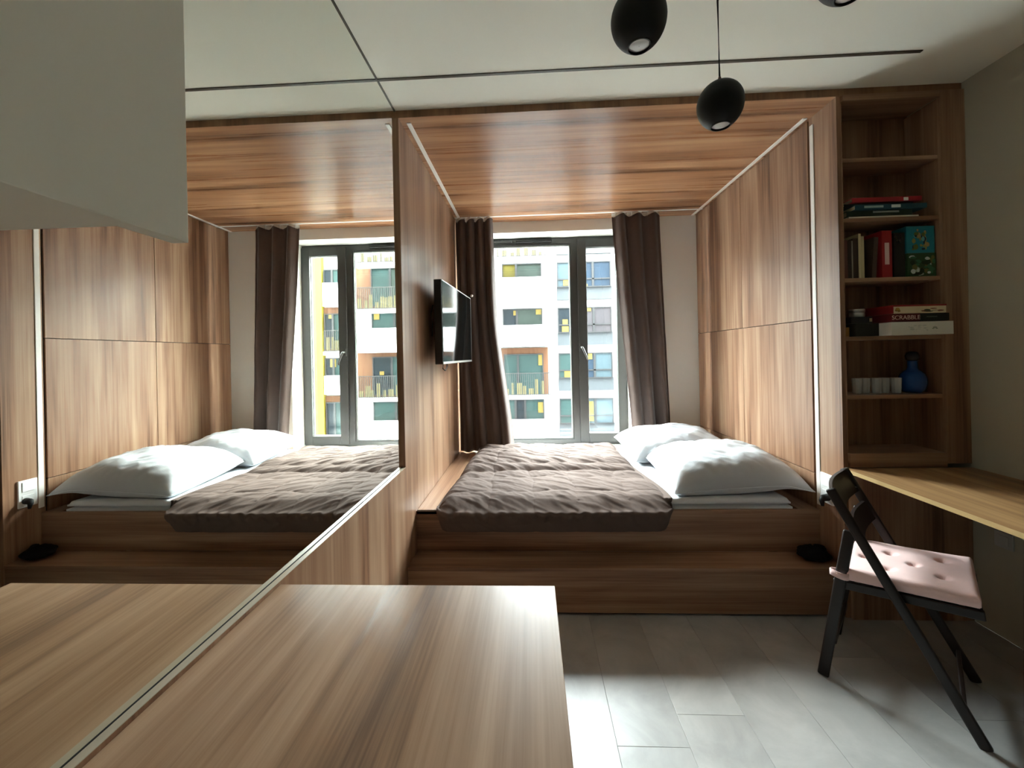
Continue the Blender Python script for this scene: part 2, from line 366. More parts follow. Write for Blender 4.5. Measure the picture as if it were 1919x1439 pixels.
# mattress
def fbm(x, y, z=0.0, o=3):
    return noise.fractal(Vector((x, y, z)), 1.0, 2.0, o, noise_basis='PERLIN_ORIGINAL')
mat = empty('mattress', (.5, 3.1, ZB)); tag(mat, 'white sheeted mattress on the walnut platform', 'mattress')
MXa, MXb, MYa, MYb, MZ = -.50, 1.475, 2.385, 3.76, .545
def soft_slab(x0, x1, y0, y1, z0, z1, r, nx=70, ny=60, wr=.004, sd=0.0):
    bm = bmesh.new()
    def f(u, v):
        X = x0 + (x1 - x0) * u; Y = y0 + (y1 - y0) * v
        d = min(X - x0, x1 - X, Y - y0, y1 - Y)
        k = max(0, 1 - d / r); dz = r * (1 - math.sqrt(max(0, 1 - k * k)))
        return (X, Y, z1 - dz + wr * fbm(X * 5 + sd, Y * 9, 1, 4) * min(1, d / .05))
    vs = grid(bm, nx, ny, f)
    brd = [vs[i][0] for i in range(nx + 1)] + [vs[nx][j] for j in range(1, ny + 1)] + [vs[i][ny] for i in range(nx - 1, -1, -1)] + [vs[0][j] for j in range(ny - 1, 0, -1)]
    low = [bm.verts.new((q.co.x, q.co.y, z0)) for q in brd]; n = len(brd)
    for i in range(n): bm.faces.new((brd[i], low[i], low[(i + 1) % n], brd[(i + 1) % n]))
    bm.faces.new(list(reversed(low))); bmesh.ops.recalc_face_normals(bm, faces=bm.faces[:]); return bm
build('mattress_core', soft_slab(MXa, MXb, MYa, MYb, ZB - .029, .518, .02, 30, 26, 0), M['sheet'], mat, True)
build('topper', soft_slab(MXa, MXb - .012, MYa - .004, MYb, .518, MZ, .018, 140, 120, .005, 3), M['sheet'], mat, True)

# duvet
def smooth(a, b, t):
    t = max(0, min(1, (t - a) / (b - a))); return t * t * (3 - 2 * t)
DX0, DX1, DLEN = -.575, .775, 1.60
def duvet_pt(u, v):
    """u across the bed, v from the hem hanging over the front board to the window end"""
    s = v * DLEN                                   # length along the cloth
    ytop = 2.385
    # profile of the front: hem under the bulge, bulge at the board's top edge, slope up to the bed
    prof = ((0, 2.335, .385), (.05, 2.312, .430), (.09, 2.291, .468), (.112, 2.283, .487), (.126, 2.290, .499), (.25, 2.405, .547), (.30, 2.455, .556), (1.85, 4.005, .556))
    for (s0, y0, z0), (s1, y1, z1) in zip(prof, prof[1:]):
        if s <= s1 or s1 == 1.85:
            k = (s - s0) / (s1 - s0); y = y0 + (y1 - y0) * k; z = z0 + (z1 - z0) * k; break
    hang = .11; top_w = smooth(hang, hang + .12, s)
    # outline across the bed
    xl = DX0 + .09 * smooth(.25, 1.6, s); xr = DX1 - .06 * smooth(.8, 1.5, s) + .03 * math.sin(s * 5)
    X = xl + (xr - xl) * u
    dl, dr = X - xl, xr - X
    db = DLEN - s
    puff = 0
    # big folds: a crease across the middle and a bulge behind it
    puff += .030 * math.exp(-((s - .92 - .05 * u) / .13) ** 2) - .022 * math.exp(-((s - .74 - .04 * math.sin(u * 3)) / .035) ** 2)
    puff += .045 * math.exp(-((s - 1.15) / .14) ** 2) * (.35 + .65 * math.exp(-((u - .22) / .28) ** 2))
    puff += .018 * math.exp(-((s - 1.45) / .16) ** 2)
    # quilting
    q = .27
    qx = abs(math.sin(math.pi * (X + .05 * fbm(X * 2, s * 2)) / q)); qs = abs(math.sin(math.pi * (s - .06 + .04 * fbm(X * 2, s * 2, 7)) / q))
    puff += .015 * (qx ** .5) * (qs ** .55) - .006
    # wrinkles running slantwise
    t = X * 11 + s * 19; p_ = X * 3.5 - s * 2.5
    rg = 1 - abs(fbm(t * .55, p_ * .55, 4, 3)) * 2.1
    puff += (.006 + .006 * smooth(.7, 1.2, s)) * max(0, rg)
    t2 = X * 26 + s * 12
    puff += .0025 * fbm(t2, s * 9, 9, 3) + .004 * max(0, 1 - 2.4 * abs(fbm(X * 4 + s * 7, X * 2.5 - s * 1.5, 12, 2)))
    # rounded sides
    for d, r, drop in ((dl, .10, .125), (dr, .09, .085), (db, .10, .09)):
        k = max(0, 1 - d / r); puff -= drop * (1 - math.sqrt(max(0, 1 - k * k)))
    n_top = top_w
    z = z + puff * n_top
    y = y - puff * (1 - n_top) * .8
    if n_top < 1:                                   # scalloped hem between the seams
        sc = math.exp(-((s - .105) / .03) ** 2)
        z += sc * (.010 * abs(math.sin(math.pi * X / .068 + 2 * fbm(X * 3, 1))) + .010 * fbm(X * 9, 3)) ; y += sc * .006 * math.sin(2 * math.pi * X / .068)
        for d in (dl, dr):
            k = max(0, 1 - d / .08); y += .03 * k * k
    low = (ZB + .004) if X < MXa + .02 else (MZ - .001)
    if y > MYa: z = max(z, low)
    return (X, y, z)
dv = empty('duvet', (.1, 3.0, MZ)); tag(dv, 'crumpled brown quilted duvet spread over the left of the bed', 'duvet')
bm = bmesh.new(); grid(bm, 230, 250, duvet_pt); bmesh.ops.recalc_face_normals(bm, faces=bm.faces[:])
do = build('quilt', bm, M['duvet'], dv, True)
if sum(p.normal.z for p in do.data.polygons[:4000]) < 0 or do.data.polygons[len(do.data.polygons) // 2].normal.z < 0: do.data.flip_normals()
sm = do.modifiers.new('thick', 'SOLIDIFY'); sm.thickness = .006; sm.offset = -1
bm = bmesh.new()
for X in (-.40, -.135, .135, .40, .665):
    u = (X - DX0) / (DX1 - DX0) + .012
    pts = [Vector(duvet_pt(u, .04 + k / 90 * .93)) + Vector((0, -.001, .0005)) for k in range(91)]
    tube(bm, pts, .0028, 5)
for s in (.333, .60, .87, 1.14, 1.41):
    pts = [Vector(duvet_pt(.03 + k / 90 * .94, s / DLEN)) + Vector((0, -.001, .0005)) for k in range(91)]
    tube(bm, pts, .0028, 5)
build('quilting_seam', bm, M['seam'], dv, True)

# pillows
def pillow(name, cx, cy, cz, hw, hd, T, rz, tilt, lab, seed, droop=0.0):
    root = empty(name, (cx, cy, cz)); tag(root, lab, 'pillow', 'white pillows at the head of the bed')
    R = Matrix.Rotation(rz, 4, 'Z') @ Matrix.Rotation(tilt[0], 4, 'X') @ Matrix.Rotation(tilt[1], 4, 'Y')
    N_ = 72; bm = bmesh.new()
    def side(sg):
        def f(u, v):
            a, b = u * 2 - 1, v * 2 - 1
            pin = .075 if a > 0 else .03
            x = hw * a * (1 - pin * (1 - b * b)); y = hd * b * (1 - .06 * (1 - a * a))
            pa = 2.4 if a > 0 else 4.5; pb = 2.6 if b > 0 else 2.6 + 3.0 * (1 - smooth(-.1, .95, a))
            t = ((1 - abs(a) ** pa) * (1 - abs(b) ** pb)); t = max(0, t) ** .50
            z = sg * T * t * (1 if sg > 0 else .42)
            if sg > 0:
                e = 1 - max(abs(a), abs(b))
                ang = math.atan2(b, a)
                z += .010 * fbm(math.cos(ang) * 4 + seed, math.sin(ang) * 4, e * 1.2, 3) * (1 - smooth(.1, .8, e)) * min(1, e * 14)
                z += .014 * fbm(a * 2.2 + seed, b * 2.2, 5, 3) * t
                z += .006 * max(0, 1 - 2.2 * abs(fbm(a * 3 + b * 5 + seed, a * 1.4, 2, 2))) * t
            z -= droop * smooth(.55, 1.15, (abs(a) * abs(b))) * (1 if a > 0 and b < 0 else 0)
            q = R @ Vector((x, y, z)); return (cx + q.x, cy + q.y, cz + q.z)
        return f
    grid(bm, N_, N_, side(1)); grid(bm, N_, N_, side(-1))
    bmesh.ops.remove_doubles(bm, verts=bm.verts[:], dist=.0006); bmesh.ops.recalc_face_normals(bm, faces=bm.faces[:])
    build('pillow_case', bm, M['pillow'], root, True)
    bm = bmesh.new(); f = side(1); loop = []
    K = 26
    for k in range(K): loop.append(f(k / K, 0))
    for k in range(K): loop.append(f(1, k / K))
    for k in range(K): loop.append(f(1 - k / K, 1))
    for k in range(K): loop.append(f(0, 1 - k / K))
    loop.append(loop[0]); tube(bm, loop, .0032, 6); build('piping', bm, M['sheet'], root, True)
    return root
pillow('pillow', 1.225, 2.745, MZ + .066, .385, .350, .165, math.radians(-2), (.05, -.07), 'white pillow nearer the viewer, its corner drooping off the mattress', 1.3, .045)
pillow('pillow', 1.16, 3.43, MZ + .075, .40, .31, .145, math.radians(4), (.10, -.04), 'white pillow farther back, lying beside the right curtain', 5.1)

# ------------------------------------------------------------------ curtains
def curtain(lab, xt0, xt1, xb0, xb1, zb, npl, seed, yc=3.80, flare=0.0):
    root = empty('curtain', ((xt0 + xt1) / 2, yc, zb)); tag(root, lab, 'curtain', 'brown curtains at the window')
    bm = bmesh.new(); zt = 2.684
    def f(u, v):
        w = v
        e = smooth(0, 1, w) * .35 + w * .65
        x0 = xt0 + (xb0 - xt0) * e; x1 = xt1 + (xb1 - xt1) * (e if not flare else (.35 * e + .65 * smooth(.35, 1.0, w)))
        uu = u + .025 * fbm(u * 4 + seed, w * 1.3, 2, 2) * w
        amp = .024 + .020 * fbm(u * 3 + seed, w * .8, 1, 2) + .010 * w
        ph = 2 * math.pi * npl * uu + seed
        y = yc + amp * math.sin(ph) + .010 * math.sin(2 * ph + 1)
        x = x0 + (x1 - x0) * u + .010 * math.cos(ph) * 1.2
        z = zt - .030 * (0.5 - .5 * math.cos(2 * math.pi * npl * u + seed)) * (1 - smooth(0, .05, w)) - (zt - zb) * w
        y += .005 * fbm(x * 9, z * 5, seed, 3)
        return (max(x, XL + .0035), min(y, YB - .006), z)
    grid(bm, 130, 90, f); bmesh.ops.recalc_face_normals(bm, faces=bm.faces[:])
    o = build('curtain_cloth', bm, M['curtain'], root, True)
    s_ = o.modifiers.new('thick', 'SOLIDIFY'); s_.thickness = .004
    bm = bmesh.new(); n_h = npl * 2
    grid(bm, 80, 2, lambda u, v: (f(u, 0)[0], f(u, 0)[1] + .008, zt + .010 - v * .06))
    t_ = build('heading_tape', bm, M['lining'], root, True); s_ = t_.modifiers.new('thick', 'SOLIDIFY'); s_.thickness = .002
    for k in range(n_h):
        q = f((k + .5) / n_h, 0)
        build('hook', B(q[0] - .004, q[0] + .004, q[1] - .002, q[1] + .012, q[2] - .01, 2.6978), M['white_plastic'], root)
curtain('brown curtain at the left of the window, behind the television', -.692, -.345, -.692, -.185, .497, 4, .6, flare=1)
curtain('brown curtain at the right of the window, above the pillows', .785, 1.225, .945, 1.29, .497, 3, 2.2)
tag(build('curtain_track', B(XL + .004, XR - .004, 3.788, 3.812, 2.698, ZA - .0004), M['white_plastic']), 'white curtain track under the wooden niche ceiling', 'curtain track')

# ------------------------------------------------------------------ television
tv = empty('television', (-.58, 3.1, 1.6)); tag(tv, 'flat black television on a wall arm in the bed niche', 'television')
za, zb = 1.345, 1.905
build('tv_body', B(-.615, -.562, 2.63, 3.56, za, zb, bev=.006), M['tv_body'], tv)
build('screen', B(-.5625, -.560, 2.64, 3.55, za + .018, zb - .009), M['tv_screen'], tv)
build('bezel', B(-.5625, -.5575, 2.632, 3.558, za + .002, za + .016, bev=.001), M['chrome'], tv)
build('bezel', B(-.5625, -.5585, 3.551, 3.558, za + .016, zb - .002), M['chrome'], tv)
build('bezel', B(-.5625, -.5585, 2.64, 3.551, zb - .008, zb - .002), M['chrome'], tv)
build('wall_arm', B(XL, -.615, 2.95, 3.2, 1.5, 1.75, bev=.004), M['black'], tv)
bm = bmesh.new(); tube(bm, [(-.63, 2.66, 1.74), (-.645, 2.655, 1.68), (-.632, 2.65, 1.62), (-.64, 2.66, 1.53)], .004, 6); build('cable', bm, M['black_cord'], tv, True)
bm = bmesh.new(); tube(bm, [(-.585, 2.72, za + .002), (-.583, 2.70, za - .03), (-.578, 2.74, za - .045), (-.575, 2.78, za - .02), (-.58, 2.80, za + .002)], .004, 6); build('cable', bm, M['black_cord'], tv, True)
tv.rotation_euler = (0, 0, math.radians(-3.2)); tv.location.x += .014
hk = empty('wall_hook', (XL, 3.66, 1.92)); tag(hk, 'small black wall hook with a silver tip beyond the top of the television', 'hook')
bm = bmesh.new(); tube(bm, [(XL, 3.64, 1.925), (-.60, 3.64, 1.925), (-.53, 3.645, 1.935)], .009, 8); build('hook_arm', bm, M['black'], hk, True)
bm = bmesh.new(); lathe(bm, [(.003, 0), (.012, .004), (.014, .012), (.012, .02), (.003, .024)], (-.522, 3.645, 1.926), 12); build('hook_tip', bm, M['chrome'], hk, True)

# ------------------------------------------------------------------ socket by the bed
so = empty('wall_socket', (XR, 2.285, .63)); tag(so, 'white double wall socket with a black plug on the right niche panel', 'socket')
x0 = XR - .011
build('face_plate', B(x0, XR, 2.243, 2.335, .553, .713, bev=.003), M['white_plastic'], so)
build('switch_rocker', B(x0 - .004, x0, 2.259, 2.319, .645, .702, bev=.002), M['white_plastic'], so)
ins = build('socket_insert', B(x0 - .002, x0, 2.259, 2.319, .563, .623, bev=.002), M['white_plastic'], so)
bm = bmesh.new(); tube(bm, [(x0 - .002, 2.275, .59), (x0 - .03, 2.272, .588), (x0 - .04, 2.268, .575), (x0 - .04, 2.262, .548)], [.019, .018, .013, .007], 12)
build('plug', bm, M['black'], so, True)

# ------------------------------------------------------------------ bookcase
bc = empty('bookcase', (1.93, YF, 0)); tag(bc, 'tall narrow walnut bookcase built in beside the bed niche', 'bookcase')
BX0, BX1, BY1 = XR + .0225, 2.105, 2.36
build('side_board', B(BX0, BX0 + .004, YF, BY1, .80, 2.665), M['wood_z'], bc)
build('side_board', B(BX1, BX1 + .016, YF + .001, BY1, .80, 2.665), M['wood_z'], bc)
build('front_stile', B(BX1, XW - .001, YF - .018, YF, .80, 2.699), M['wood_z'], bc)
build('back_board', B(BX0, BX1 + .016, BY1, BY1 + .012, .80, 2.68), M['wood_z'], bc)
build('top_board', B(BX0, BX1, YF - .017, BY1, 2.668, 2.699), M['wood_x'], bc)
SHZ = [2.368, 2.058, 1.748, 1.446, 1.142]
for z in SHZ: build('shelf', B(BX0 + .004, BX1, YF, BY1, z - .010, z + .010, bev=.001), M['wood_x'], bc)
build('bottom_board', B(BX0 + .004, BX1, YF, BY1, .835, .855, bev=.001), M['wood_x'], bc)
build('rail', B(BX0, BX1, YF - .018, YF, .782, .855), M['wood_x'], bc)
build('lower_panel', B(BX0, XW - .001, YF - .016, YF, .0, .758), M['wood_z'], bc)

# ------------------------------------------------------------------ desk
dk = empty('desk', (1.9, 1.0, .78)); tag(dk, 'narrow walnut desk top running along the right wall', 'desk')
DKX = 1.600
build('desktop', B(DKX, XW - .001, -.8, YF - .019, .760, .780, bev=.0012), M['wood_desk'], dk)
build('lit_edge', B(DKX - .0015, DKX, -.8, YF - .02, .761, .7795), plain('desk_edge_lit', 'b89a68', .45), dk)  # edge colour lightened to stand for window light along the desk
build('bracket', B(2.02, XW - .001, .2, .23, .52, .758), M['wood_edge'], dk)
build('bracket', B(2.02, XW - .001, 1.25, 1.28, .62, .758), M['wood_edge'], dk)
ou = empty('wall_outlet', (XW, 2.02, .47)); tag(ou, 'pale wall outlet low on the right wall under the desk', 'outlet')
build('face_plate', B(XW - .01, XW, 1.985, 2.06, .435, .51, bev=.002), M['outlet'], ou)
build('socket_insert', B(XW - .012, XW - .0095, 2.0, 2.045, .45, .495, bev=.002), M['outlet'], ou)

# ------------------------------------------------------------------ table in the foreground
tb = empty('bar_table', (-.32, .4, 0)); tag(tb, 'walnut laminate table top under the mirror in the foreground', 'table')
build('tabletop', B(XL + .0008, .0505, -.5, 1.073, .752, .788, bev=.001), M['wood_table'], tb)
build('leg_panel', B(XL + .02, .03, .92, .956, 0, .752), M['wood_z'], tb)
build('leg_panel', B(XL + .02, .03, -.45, -.414, 0, .752), M['wood_z'], tb)

# ------------------------------------------------------------------ white wall cabinet
cb = empty('wall_cabinet', (-.54, -.1, 1.53)); tag(cb, 'plain pale grey wall cabinet hung above the table', 'cabinet')
build('carcass', B(XM + .0006, -.379, -.6, .402, 1.542, 2.55), M['white_lam'], cb)
build('cabinet_door', B(-.378, -.360, -.6, .4145, 1.5255, 2.55, bev=.0012), M['white_lam'], cb)

# ------------------------------------------------------------------ pendant lamps
lamp_white = plain('bulb_frosted', (.93, .93, .91), .3)
def pendant(x, y, zc, lab):
    root = empty('pendant_lamp', (x, y, zc)); tag(root, lab, 'pendant lamp', 'black pendant spot lamps')
    r = .0535
    prof = []
    for k in range(0, 27):
        a = math.pi * (k / 26) * .872
        rr = r * math.sin(a) * (1 + .03 * math.cos(a)); zz = r * 1.07 * math.cos(a)
        prof.append((max(rr, .0005), zz))
    prof += [(.0235, prof[-1][1] + .0005), (.0225, prof[-1][1] + .004), (.021, prof[-1][1] + .02)]
    bm = lathe(bmesh.new(), list(reversed(prof)), (x, y, zc), 40, cap=False); bmesh.ops.recalc_face_normals(bm, faces=bm.faces[:])
    build('lamp_shade', bm, M['black'], root, True)
    zb = zc + prof[-4][1]
    bm = lathe(bmesh.new(), [(.0005, .0015), (.012, .0012), (.0185, .004), (.0222, .006), (.0222, .014)], (x, y, zb), 28, cap=False)
    build('bulb', bm, lamp_white, root, True)
    zt = zc + r * 1.07
    build('cord_grip', lathe(bmesh.new(), [(.0045, -.002), (.0045, .006), (.003, .012)], (x, y, zt), 12), plain('copper_grip', '6e4a40', .4, metal=.6), root, True)
    bm = bmesh.new(); tube(bm, [(x, y, zt + .008), (x - .001, y, zt + .2), (x + .001, y, zt + .21), (x, y, ZC - .02)], [.0024, .0024, .0040, .0040], 8)
    build('cord', bm, M['black_cord'], root, True)
    build('ceiling_rose', lathe(bmesh.new(), [(.045, 0), (.05, .006), (.05, .025)], (x, y, ZC - .025), 32), M['black'], root, True)
pendant(.479, 1.022, EYE + .603, 'black round pendant lamp hanging lowest on a long cord, in front of the niche ceiling')
pendant(.227, .813, EYE + .655, 'black round pendant lamp cut by the top edge of the picture, above the duvet')
pendant(.618, .800, EYE + .719, 'black pendant lamp of which only the rounded bottom shows')

# ------------------------------------------------------------------ folding chair
A = Vector((1.218, 1.774, 0)); sv = Vector((.733, -.680, 0)).normalized(); wv = Vector((.680, .733, 0)).normalized(); W = .405
ch = empty('folding_chair', A + sv * .22 + wv * .2); tag(ch, 'dark brown wooden folding chair at the desk', 'chair')
def cp(al_, h, w=0.0): return A + sv * al_ + wv * w + Vector((0, 0, h))
for w in (0, W):
    bm = bmesh.new(); bar(bm, cp(.028, .812, w), cp(.446, .0, w), wv, .036, .020, .007); build('back_rail', bm, M['chair'], ch, True)
    w2 = w + (.021 if w == 0 else -.021)
    bm = bmesh.new(); bar(bm, cp(.086, .645, w2), cp(-.012, 0, w2), wv, .040, .020, .007); build('leg', bm, M['chair'], ch, True)
    build('screw', lathe(bmesh.new(), [(.004, -.001), (.004, .001)], cp(.075, .735, w + (0.022 if w == 0 else -.022)), 8), M['chrome'], ch)
def slat(h0, h1, name='back_slat'):
    bm = bmesh.new(); n = 12
    def al_of(h): return .028 + (.812 - h) / .812 * .418
    rows = []
    for k in range(n + 1):
        w = .008 + (W - .016) * k / n; bow = -.020 * math.sin(math.pi * k / n)
        q = []
        for (h, t) in ((h0, 0), (h1, 0), (h1, .012), (h0, .012)): q.append(bm.verts.new(cp(al_of(h) + bow + t - .006, h, w)))
        rows.append(q)
    for a, b in zip(rows, rows[1:]):
        for i in range(4): bm.faces.new((a[i], b[i], b[(i + 1) % 4], a[(i + 1) % 4]))
    bm.faces.new(rows[0]); bm.faces.new(list(reversed(rows[-1]))); bmesh.ops.recalc_face_normals(bm, faces=bm.faces[:])
    build(name, bm, M['chair'], ch)
slat(.715, .808); slat(.600, .672)
for k in range(7):                                        # seat slats under the cushion
    a = .075 + k * .058; h = .425 + .10 * (a - .06)
    bm = bmesh.new(); obox(bm, cp(a, h, W / 2), sv * .022 + Vector((0, 0, .0022)), wv * (W / 2 - .035), Vector((0, 0, .007)), .003); build('seat_slat', bm, M['chair'], ch)
for w in (.034, W - .034):
    bm = bmesh.new(); bar(bm, cp(.03, .408, w), cp(.45, .450, w), wv, .034, .018, .004); build('seat_rail', bm, M['chair'], ch)
bm = bmesh.new(); bar(bm, cp(.028, .16, .03), cp(.028, .16, W - .03), sv, .028, .014, .004); build('stretcher', bm, M['chair'], ch)
bm = bmesh.new(); bar(bm, cp(.395, .10, .008), cp(.395, .10, W - .008), sv, .028, .014, .004); build('stretcher', bm, M['chair'], ch)
# seat cushion
cu = empty('seat_cushion', A + sv * .24 + wv * .2 + Vector((0, 0, .445))); tag(cu, 'pale pink tufted seat cushion tied to the dark folding chair', 'cushion')
dim = [(.135, .10), (.135, .295), (.245, .20), (.195, .107), (.195, .285), (.270, .205), (.352, .30), (.352, .125)][3:] + [(.12, .2)]
bm = bmesh.new(); CA0, CA1, CW0, CW1 = .065, .440, .012, W - .006
def cush(top):
    def f(u, v):
        a = CA0 + (CA1 - CA0) * u; w = CW0 + (CW1 - CW0) * v
        e = min(a - CA0, CA1 - a, w - CW0, CW1 - w); k = max(0, 1 - e / .022); rr = .016 * (1 - math.sqrt(max(0, 1 - k * k)))
        base = .436 + .10 * (a - .06)
        if top:
            h = base + .050 - rr + .004 * fbm(a * 7, w * 7, 2, 2)
            for (da, dw) in dim:
                d = math.hypot(a - da, w - dw); h -= .020 * math.exp(-(d / .016) ** 2) + .004 * math.exp(-(d / .04) ** 2)
        else: h = base + rr * .6
        return cp(a, h, w)
    return f
nu = 84; t1 = grid(bm, nu, nu, cush(True)); t0 = grid(bm, nu, nu, cush(False))
def brd(g): return [g[i][0] for i in range(nu)] + [g[nu][j] for j in range(nu)] + [g[i][nu] for i in range(nu, 0, -1)] + [g[0][j] for j in range(nu, 0, -1)]
b1, b0 = brd(t1), brd(t0); n = len(b1)
for i in range(n): bm.faces.new((b1[i], b0[i], b0[(i + 1) % n], b1[(i + 1) % n]))
bmesh.ops.recalc_face_normals(bm, faces=bm.faces[:]); build('cushion_pad', bm, M['pink'], cu, True)
for (da, dw) in dim:
    q = cush(True)((da - CA0) / (CA1 - CA0), (dw - CW0) / (CW1 - CW0))
    build('button', lathe(bmesh.new(), [(.004, -.001), (.005, .001), (.003, .003), (.0005, .0034)], q, 12), M['pink'], cu, True)
for w, sg in ((.021, -1), (W - .021, 1)):                  # tape tied round each rear leg
    bm = bmesh.new()
    ringp = [cp(.052 + .034 * math.cos(math.radians(a_)), .458 + .003 * math.sin(math.radians(a_ * 2)), w + .024 * math.sin(math.radians(a_))) for a_ in range(0, 361, 20)]
    rows = [[bm.verts.new(p + Vector((0, 0, dz))) for dz in (-.013, .013)] for p in ringp]
    for a, b in zip(rows, rows[1:]): bm.faces.new((a[0], b[0], b[1], a[1]))
    o = build('tie', bm, M['pink'], cu, True); s_ = o.modifiers.new('thick', 'SOLIDIFY'); s_.thickness = .003
# ------------------------------------------------------------------ dark bundle on the step
bg_ = empty('cloth_bundle', (1.50, 2.27, .255)); tag(bg_, 'small black bundle lying on the bed step beside the chair', 'bundle')
bm = bmesh.new()
def blob(u, v):
    a = 2 * math.pi * u; b = math.pi * (v - .5); k = 1 + .22 * fbm(math.cos(a) * 1.6, math.sin(a) * 1.6, v * 3, 3)
    return (1.506 + .080 * k * math.cos(b) * math.cos(a), 2.268 + .062 * k * math.cos(b) * math.sin(a), .2885 + .034 * max(-.97, math.sin(b) * (1.05 + .3 * math.cos(a - .3))) * (k if b > 0 else 1))
grid(bm, 40, 20, blob); bmesh.ops.remove_doubles(bm, verts=bm.verts[:], dist=.0005); bmesh.ops.recalc_face_normals(bm, faces=bm.faces[:])
build('folded_cloth', bm, M['cloth_black'], bg_, True)

# ------------------------------------------------------------------ things on the shelves
def cm(name, c, **k): return plain(name, c, k.pop('rough', .45), k.pop('spec', .4), **k)
PAPER = cm('paper_edges', 'd8cdb0', rough=.8); 
def book(x0, x1, y0, z0, h, d, cov, lab, group, lean=0.0, name='book', title=None):
    """upright book: spine towards the room"""
    root = empty(name, ((x0 + x1) / 2, y0 + d / 2, z0)); root.rotation_euler = (0, lean, 0); tag(root, lab, 'book', group)
    w = (x1 - x0); t = min(.0025, w * .2)
    bm = bmesh.new(); box(bm, -w / 2, -w / 2 + t, -d / 2, d / 2, 0, h); box(bm, w / 2 - t, w / 2, -d / 2, d / 2, 0, h); box(bm, -w / 2 + t, w / 2 - t, -d / 2, -d / 2 + t, 0, h)
    build('cover', bm, cov, root, world=False)
    build('page_block', B(-w / 2 + t, w / 2 - t, -d / 2 + t, d / 2 - .004, .003, h - .003), PAPER, root, world=False)
    if title: build('spine_label', B(-w * title[0], w * title[0], -d / 2 - .0006, -d / 2, h * title[1], h * title[2]), title[3], root, world=False)
    return root
zt = SHZ[2] + .0105; GB = 'books and boxes standing on the third shelf'
yb_ = 2.205
book(1.640, 1.653, yb_, zt, .222, .14, cm('cover_plum', '4d2f35'), 'plum spined book at the left end of the standing row', GB)
book(1.654, 1.670, yb_, zt, .205, .14, cm('cover_brick', '5c3028'), 'brick brown book second in the standing row', GB)
book(1.672, 1.690, yb_, zt, .200, .14, cm('cover_brown', '33231d'), 'dark brown book left of the thin pale spine', GB)
book(1.692, 1.697, yb_, zt, .200, .14, cm('cover_grey', 'a19b8e'), 'very thin booklet with a pale grey spine', GB)
book(1.699, 1.724, yb_, zt, .212, .14, cm('cover_umber', '3d2a20'), 'dark umber book left of the cream spine', GB)
book(1.726, 1.738, yb_, zt, .236, .14, cm('cover_cream_tall', 'd6c79c'), 'taller narrow cream book in the standing row', GB)
book(1.739, 1.754, yb_, zt, .222, .14, cm('cover_cream', 'cdbd94'), 'shorter cream book against the taller cream one', GB)
book(1.790, 1.812, yb_, zt + .001, .215, .13, cm('cover_taupe', '4a3a30'), 'taupe book leaning against the red book', GB, lean=.07)
rb = book(1.835, 1.885, yb_ - .01, zt, .245, .15, cm('cover_red', '9b1d22'), 'thick red book with a pale label on its spine', GB, title=(.22, .28, .74, cm('label_pink', 'e8c9c4')))
# black box with a butterfly mark
def carton(name, x0, x1, y0, y1, z0, z1, mt, lab, cat, group=None, lid=None):
    root = empty(name, ((x0 + x1) / 2, (y0 + y1) / 2, z0)); tag(root, lab, cat, group)
    zs = z1 if lid is None else z0 + (z1 - z0) * .45
    build('box_base' if lid is not None else 'box_body', B(x0, x1, y0, y1, z0, zs, bev=.0012), mt, root)
    if lid is not None: build('box_lid', B(x0 - .0012, x1 + .0012, y0 - .0012, y1 + .0012, zs, z1, bev=.0012), lid, root)
    return root
k = carton('gift_box', 1.894, 1.950, 2.195, 2.33, zt, zt + .232, cm('box_black', '15110f'), 'black box with a white butterfly mark beside the red book', 'box', GB)
bm = bmesh.new()
for s_ in (-1, 1):
    for pts in (((0, 0), (s_ * .016, .022), (s_ * .019, .012), (s_ * .012, -.002)), ((0, -.002), (s_ * .012, -.004), (s_ * .010, -.017), (s_ * .003, -.012))):
        vs = [bm.verts.new((1.918 + p[0], 2.1945, zt + .198 + p[1])) for p in pts]; bm.faces.new(vs)
bmesh.ops.solidify(bm, geom=bm.faces[:], thickness=.0006); build('butterfly_mark', bm, cm('mark_white', 'efe6dc'), k)
def patches(root, x0, x1, y, z0, z1, cols, n, seed, smin=.1, smax=.3):
    """printed picture: flat colour patches on the front of a box"""
    rr = random.Random(seed); by = {}
    for q in range(n):
        c = rr.choice(range(len(cols))); w = (x1 - x0) * rr.uniform(smin, smax); h = (z1 - z0) * rr.uniform(smin, smax)
        cx = rr.uniform(x0 + w / 2, x1 - w / 2); cz = rr.uniform(z0 + h / 2, z1 - h / 2); yy = y - .0003 - q * .00004
        bm = by.setdefault(c, bmesh.new()); m_ = 10
        bm.faces.new([bm.verts.new((cx + w / 2 * math.cos(2 * math.pi * j / m_) * rr.uniform(.75, 1), yy, cz + h / 2 * math.sin(2 * math.pi * j / m_) * rr.uniform(.75, 1))) for j in range(m_)])
    for c, bm in by.items():
        bmesh.ops.recalc_face_normals(bm, faces=bm.faces[:]); o_ = build('printed_picture', bm, cols[c], root); o_['kind'] = 'stuff'
C_ = lambda n_, c_: cm(n_, c_)
t1_ = carton('game_box', 1.958, 2.098, 2.19, 2.33, zt, zt + .122, C_('print_green', '33522f'), 'small green game box with a forest picture, under the turquoise box', 'game box', GB)
patches(t1_, 1.96, 2.096, 2.19, zt + .004, zt + .118, [C_('p1', '9fb39c'), C_('p2', '20351c'), C_('p3', '6d6a3a'), C_('p4', 'c9d6d0'), C_('p5', '3c6e4a')], 34, 4)
t2_ = carton('game_box', 1.955, 2.095, 2.192, 2.33, zt + .123, zt + .262, C_('print_turquoise', '1f7d8c'), 'small turquoise game box with a picture, on top of the green box', 'game box', GB)
